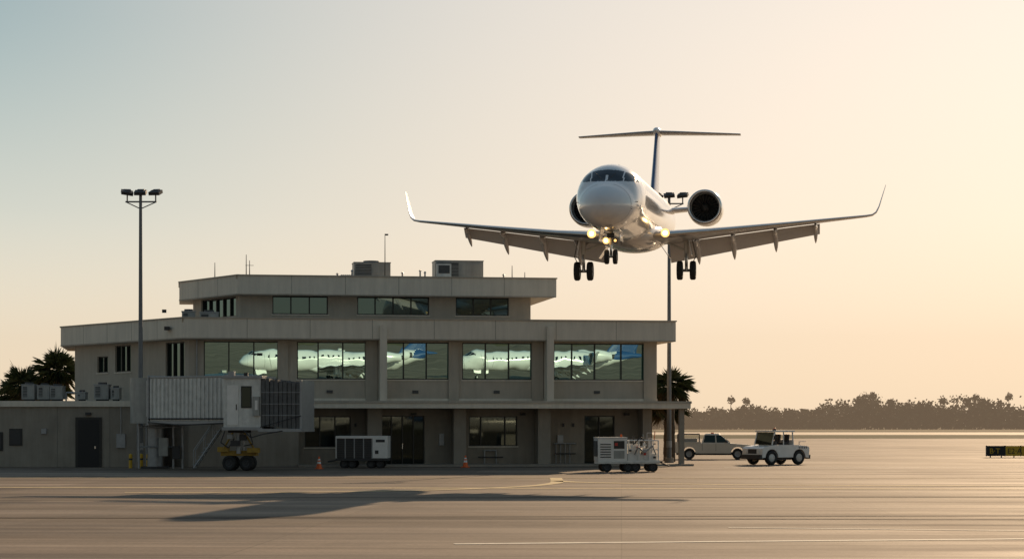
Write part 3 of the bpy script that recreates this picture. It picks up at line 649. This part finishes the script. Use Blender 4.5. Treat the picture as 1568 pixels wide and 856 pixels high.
def jet_parts():
    P={}
    b=MB(); ys=[-13.5,-13.49,-13.47,-13.44]; y=-13.4
    while y<-10.2: ys.append(y); y+=.035
    while y<8: ys.append(y); y+=.07
    while y<16.3: ys.append(y); y+=.25
    ys.append(16.3); n=144; rings=[]
    for y in ys:
        hw,tp,bt=st_at(y); mz=(tp+bt)/2; hh=(tp-bt)/2
        rings.append([(hw*math.cos(2*math.pi*i/n),y,mz+hh*math.sin(2*math.pi*i/n)) for i in range(n)])
    b.loft(rings,jetwhite,True,True)
    gi=b.mi(jetglass); bi=b.mi(jetblue); gr=b.mi(seamm)
    for k,f in enumerate(b.f):
        if len(f)>4: continue
        c=[sum(b.v[i][a] for i in f)/4 for a in range(3)]; ax=abs(c[0])
        if -12.42<c[1]<-12.38 and c[2]<.36: b.m[k]=gr
        if c[1]<-10.55 and c[1]>-12.6:
            top=.99-.30*(ax/1.2)**2.4; bot=.50+.03*(ax/1.2)**2; ins=False
            if bot<c[2]<top:
                if .025<ax<.60-(.0): ins=True
                elif .65<ax<1.02: ins=True
                elif ax>1.06 and c[1]<-10.75 : ins=True
            if ins: b.m[k]=gi
        if ax>1.15 and -9.2<c[1]<6.3:
            ph=(c[1]+9.2)%.79
            if ph<.28 and .32<c[2]<.66: b.m[k]=gi
        if ax>1.0 and -9.9<c[1]<-9.84 or (ax>1.0 and -9.0<c[1]<-8.93):
            if -.9<c[2]<.95: b.m[k]=gr
        if c[1]>10.8+ .9*(c[2]): b.m[k]=bi if c[2]>.2 else b.m[k]
    rs=[]
    for i in range(25):
        t=i/24; y=-4.2+9*t; s=math.sin(math.pi*t)**.55 if 0<t<1 else .02
        rs.append([(1.45*s*math.cos(a),y,-1.0+.72*s*math.sin(a)) for a in [math.pi*2*j/40 for j in range(40)]])
    b.loft(rs,jetwhite,True,True)
    b.v=[(x*KF,y,z*KF) for x,y,z in b.v]
    P['fuselage']=b
    SS=[1,.92,.8,.65,.5,.36,.24,.14,.07,.025,.006,0]
    yt=lambda s:5*(.2969*math.sqrt(s)-.126*s-.3516*s*s+.2843*s**3-.1036*s**4)
    AF=[(s,yt(s)) for s in SS]+[(s,-yt(s)*.75) for s in SS[::-1][1:]]
    def sec(sg,x,y,z,ch,th,cant=0,inc=0):
        r=[]
        for s,t in AF:
            zo=-s*ch*math.sin(inc)+t*th*ch; r.append((sg*(x-math.sin(cant)*zo),y+s*ch*math.cos(inc),z+math.cos(cant)*zo))
        return r
    W=MB(); F=MB(); nA=len(AF)
    for sg in(-1,1):
        o0=len(W.f)
        W.loft([sec(sg,.6,-2.9,-1.2,5.6,.115,0,R(2.5)),sec(sg,1.6,-2.1,-1.12,4.7,.115,0,R(2.5)),sec(sg,3.6,-.9,-.92,3.5,.11,0,R(2)),sec(sg,7.2,1.0,-.5,2.35,.10,0,R(1)),sec(sg,10.9,2.95,-.06,1.35,.095,0,0),
                sec(sg,11.2,3.15,.0,1.25,.09,R(25),0),sec(sg,11.38,3.35,.14,1.12,.09,R(55),0),sec(sg,11.52,3.6,.42,.95,.085,R(72),0),sec(sg,11.85,4.35,1.5,.42,.08,R(74),0)],jetgrey)
        mi=W.mi(metal)
        for k in range(1,8):
            for i in range(nA):
                if 7<=i<=13: W.m[o0+k*nA+i]=mi
        def TE(x):
            pts=[(1.3,2.6,-1.32),(3.6,2.6,-1.04),(7.2,3.35,-.54),(10.9,4.3,-.06)]
            for a,c in zip(pts[:-1],pts[1:]):
                if a[0]<=x<=c[0]:
                    t=(x-a[0])/(c[0]-a[0]); return tuple(a[i]+(c[i]-a[i])*t for i in range(3))
        for x0,x1 in((1.55,4.55),(4.62,8.7)):
            rr_=[]
            for i in range(5):
                x=x0+(x1-x0)*i/4; q=TE(x); ch=1.50-.09*x
                rr_.append(sec(sg,x,q[1]-.38,q[2]-.06,ch,.13,0,R(40)))
            F.loft(rr_,jetwhite)
        for x,s in((2.9,1.15),(4.6,1.15),(6.6,1.05),(8.5,.85)):
            q=TE(x); rs=[]
            for i in range(13):
                t=i/12; rad=.18*s*math.sin(math.pi*min(1,max(0,t*.97+.015)))**.6; yy=q[1]-1.5*s+2.5*s*t; zz=q[2]-.16-(.0 if t<.45 else (t-.45)*1.5*s)
                rs.append([(sg*x+rad*.75*math.cos(a),yy,zz-.02+rad*1.2*math.sin(a)) for a in [math.pi*2*j/14 for j in range(14)]])
            F.loft(rs,jetwhite)
    P['wings']=W; P['flaps']=F
    E=MB()
    for sg in(-1,1):
        o=(sg*2.98,6.3,.70)
        E.lathe([(.70,.14),(.74,.03),(.79,0),(.84,.05),(.87,.2)],o,(0,1,0),metal,48)
        E.lathe([(.87,.2),(.91,.6),(.92,1.3),(.88,2.4),(.76,3.3),(.66,3.75),(.60,3.8),(.55,3.2)],o,(0,1,0),jetwhite,48)
        E.lathe([(.70,.14),(.67,.5),(.67,.70)],o,(0,1,0),acm,48)
        E.lathe([(.67,.70),(.67,.97),(.22,.98),(.2,.9)],o,(0,1,0),blackm,48)
        E.lathe([(.22,.92),(.17,.72),(.09,.55),(.001,.46)],o,(0,1,0),fanm,24)
        E.lathe([(.45,3.4),(.40,4.1),(.36,4.3),(.001,4.32)],o,(0,1,0),dark,30)
        for i in range(22):
            a=2*math.pi*i/22; ca,sa=math.cos(a),math.sin(a); cb,sb=math.cos(a+.19),math.sin(a+.19)
            E.add([(o[0]+.2*ca,o[1]+.86,o[2]+.2*sa),(o[0]+.65*ca,o[1]+.80,o[2]+.65*sa),(o[0]+.65*cb,o[1]+.93,o[2]+.65*sb),(o[0]+.2*cb,o[1]+.93,o[2]+.2*sb)],[(0,1,2,3)],fanm)
        def ps(x,y0,ch,z): return [(sg*x,y0+s*ch,z+t*.16*ch*.6) for s,t in AF]
        E.loft([ps(.9,6.9,3.2,.58),ps(2.3,7.4,2.6,.70)],jetwhite)
    P['engines']=E
    T=MB()
    def vs(z,y0,ch,th): return [(t*th*ch,y0+s*ch,z) for s,t in [(s,yt(s)) for s in SS]+[(s,-yt(s)) for s in SS[::-1][1:]]]
    T.loft([vs(1.0,9.6,5.2,.075),vs(1.5,10.4,4.4,.085),vs(3.4,12.0,3.3,.09),vs(5.25,13.4,2.5,.09)],jetblue)
    for sg in(-1,1):
        T.loft([sec(sg,.0,13.3,5.2,2.3,.09),sec(sg,1,13.7,5.2,2.05,.09),sec(sg,4.4,15.2,5.18,1.0,.085)],jetgrey)
    T.lathe([(.001,0),(.1,.12),(.2,.5),(.24,1.1),(.22,2.0),(.1,2.9),(.001,3.2)],(0,13.0,5.25),(0,1,0),jetwhite,24)
    P['tail']=T
    G=MB()
    for sg in(-1,1):
        x=sg*2.45; G.cyl((x,.7,-1.0),(x,.8,-2.1),.12,.11,whiteold,14); G.cyl((x,.8,-2.0),(x,.82,-2.68),.075,.075,metal,14)
        G.cyl((x-.45,.82,-2.68),(x+.45,.82,-2.68),.07,.07,steel,12)
        for q in(-.31,.31): G.wheel(x+q,.82,-2.68,.45,.27,steel,(1,0,0))
        G.path([(x,.8,-1.75),(x-sg*1.2,.7,-1.25)],.055,whiteold); G.path([(x,.78,-1.5),(x-sg*.2,1.9,-1.2)],.05,whiteold); G.path([(x,.62,-1.9),(x,.5,-2.2),(x,.68,-2.5)],.035,steel)
        G.path([(x+sg*.25,.7,-1.1),(x+sg*.45,.9,-2.0),(x+sg*.2,.9,-2.5)],.02,dark)
        G.box((x+sg*.2,.8,-1.55),(.04,.9,.85),jetwhite,(0,R(-10*sg),0)); G.box((x-sg*1.0,.8,-1.75),(.8,1.0,.03),jetwhite,(0,R(55*sg),0))
    G.cyl((0,-10.1,-1.2),(0,-10.2,-2.0),.085,.08,whiteold,14); G.cyl((0,-10.2,-2.0),(0,-10.22,-2.5),.055,.055,metal,12); G.cyl((-.22,-10.22,-2.5),(.22,-10.22,-2.5),.04,.04,steel,10)
    for q in(-.18,.18): G.wheel(q,-10.22,-2.5,.31,.18,steel,(1,0,0))
    G.path([(0,-10.2,-1.9),(0,-9.3,-1.3)],.05,whiteold); G.path([(0,-10.32,-2.05),(0,-10.5,-2.2),(0,-10.3,-2.4)],.025,steel)
    for s in(-1,1): G.box((s*.42,-10.2,-1.6),(.03,1.3,.5),jetwhite,(0,R(-8*s),0)); G.cyl((s*.2,-10.42,-1.82),(s*.2,-10.2,-1.82),.11,.07,dark,16)
    G.path([(-.28,-10.2,-1.82),(.28,-10.2,-1.82)],.03,steel); G.box((0,-10.35,-1.6),(.3,.15,.2),dark)
    for s in (-1,1): G.cyl((s*.95,-12.3,-.62),(s*1.1,-12.35,-.62),.015,.015,dark,6); G.cyl((s*1.12,-11.8,-.3),(s*1.3,-11.85,-.3),.02,.015,dark,6)
    for s in (-1,1): G.path([(s*.05,-12.62,.50),(s*.42,-12.30,.86)],.012,dark,6)
    G.cyl((.0,-6,-1.44),(.0,-5.7,-1.75),.03,.01,dark,6); G.cyl((.0,-7,1.44),(.0,-6.8,1.7),.04,.01,dark,6)
    P['landing_gear']=G
    Ld=MB()
    for x,y,z,r in((-1.7,-2.52,-1.08,.20),(1.7,-2.52,-1.08,.20),(-.2,-10.43,-1.82,.14)):
        Ld.lathe([(r*.55,0),(r*.3,-.05),(.001,-.07)],(x,y,z),(0,1,0),lamp_e,18); Ld.lathe([(r*.55,0),(r,.0),(r*.9,.3)],(x,y,z),(0,1,0),lamp_r,18)
    Ld.lathe([(.06,0),(.001,-.05)],(.2,-10.43,-1.82),(0,1,0),lamp_r,14)
    P['landing_lights']=Ld
    return P
PP=jet_parts()
jet=group('regional_jet',(5.72,98.6,12.40),(R(2.0),R(.15),R(-8.6)))
meshes={}
for k,b in PP.items():
    o=b.obj(k,jet); meshes[k]=o.data
def parked(x,y,rz,s):
    g=group('regional_jet',(x,y,3.13*s),(0,0,rz)); g.scale=(s,s,s)
    for k,me in meshes.items():
        if k=='landing_lights': continue
        o=bpy.data.objects.new(k,me); scene.collection.objects.link(o); o.parent=g
    return g
parked(20.5,-13,R(-90),.86); parked(48,-12,R(-90),.86)
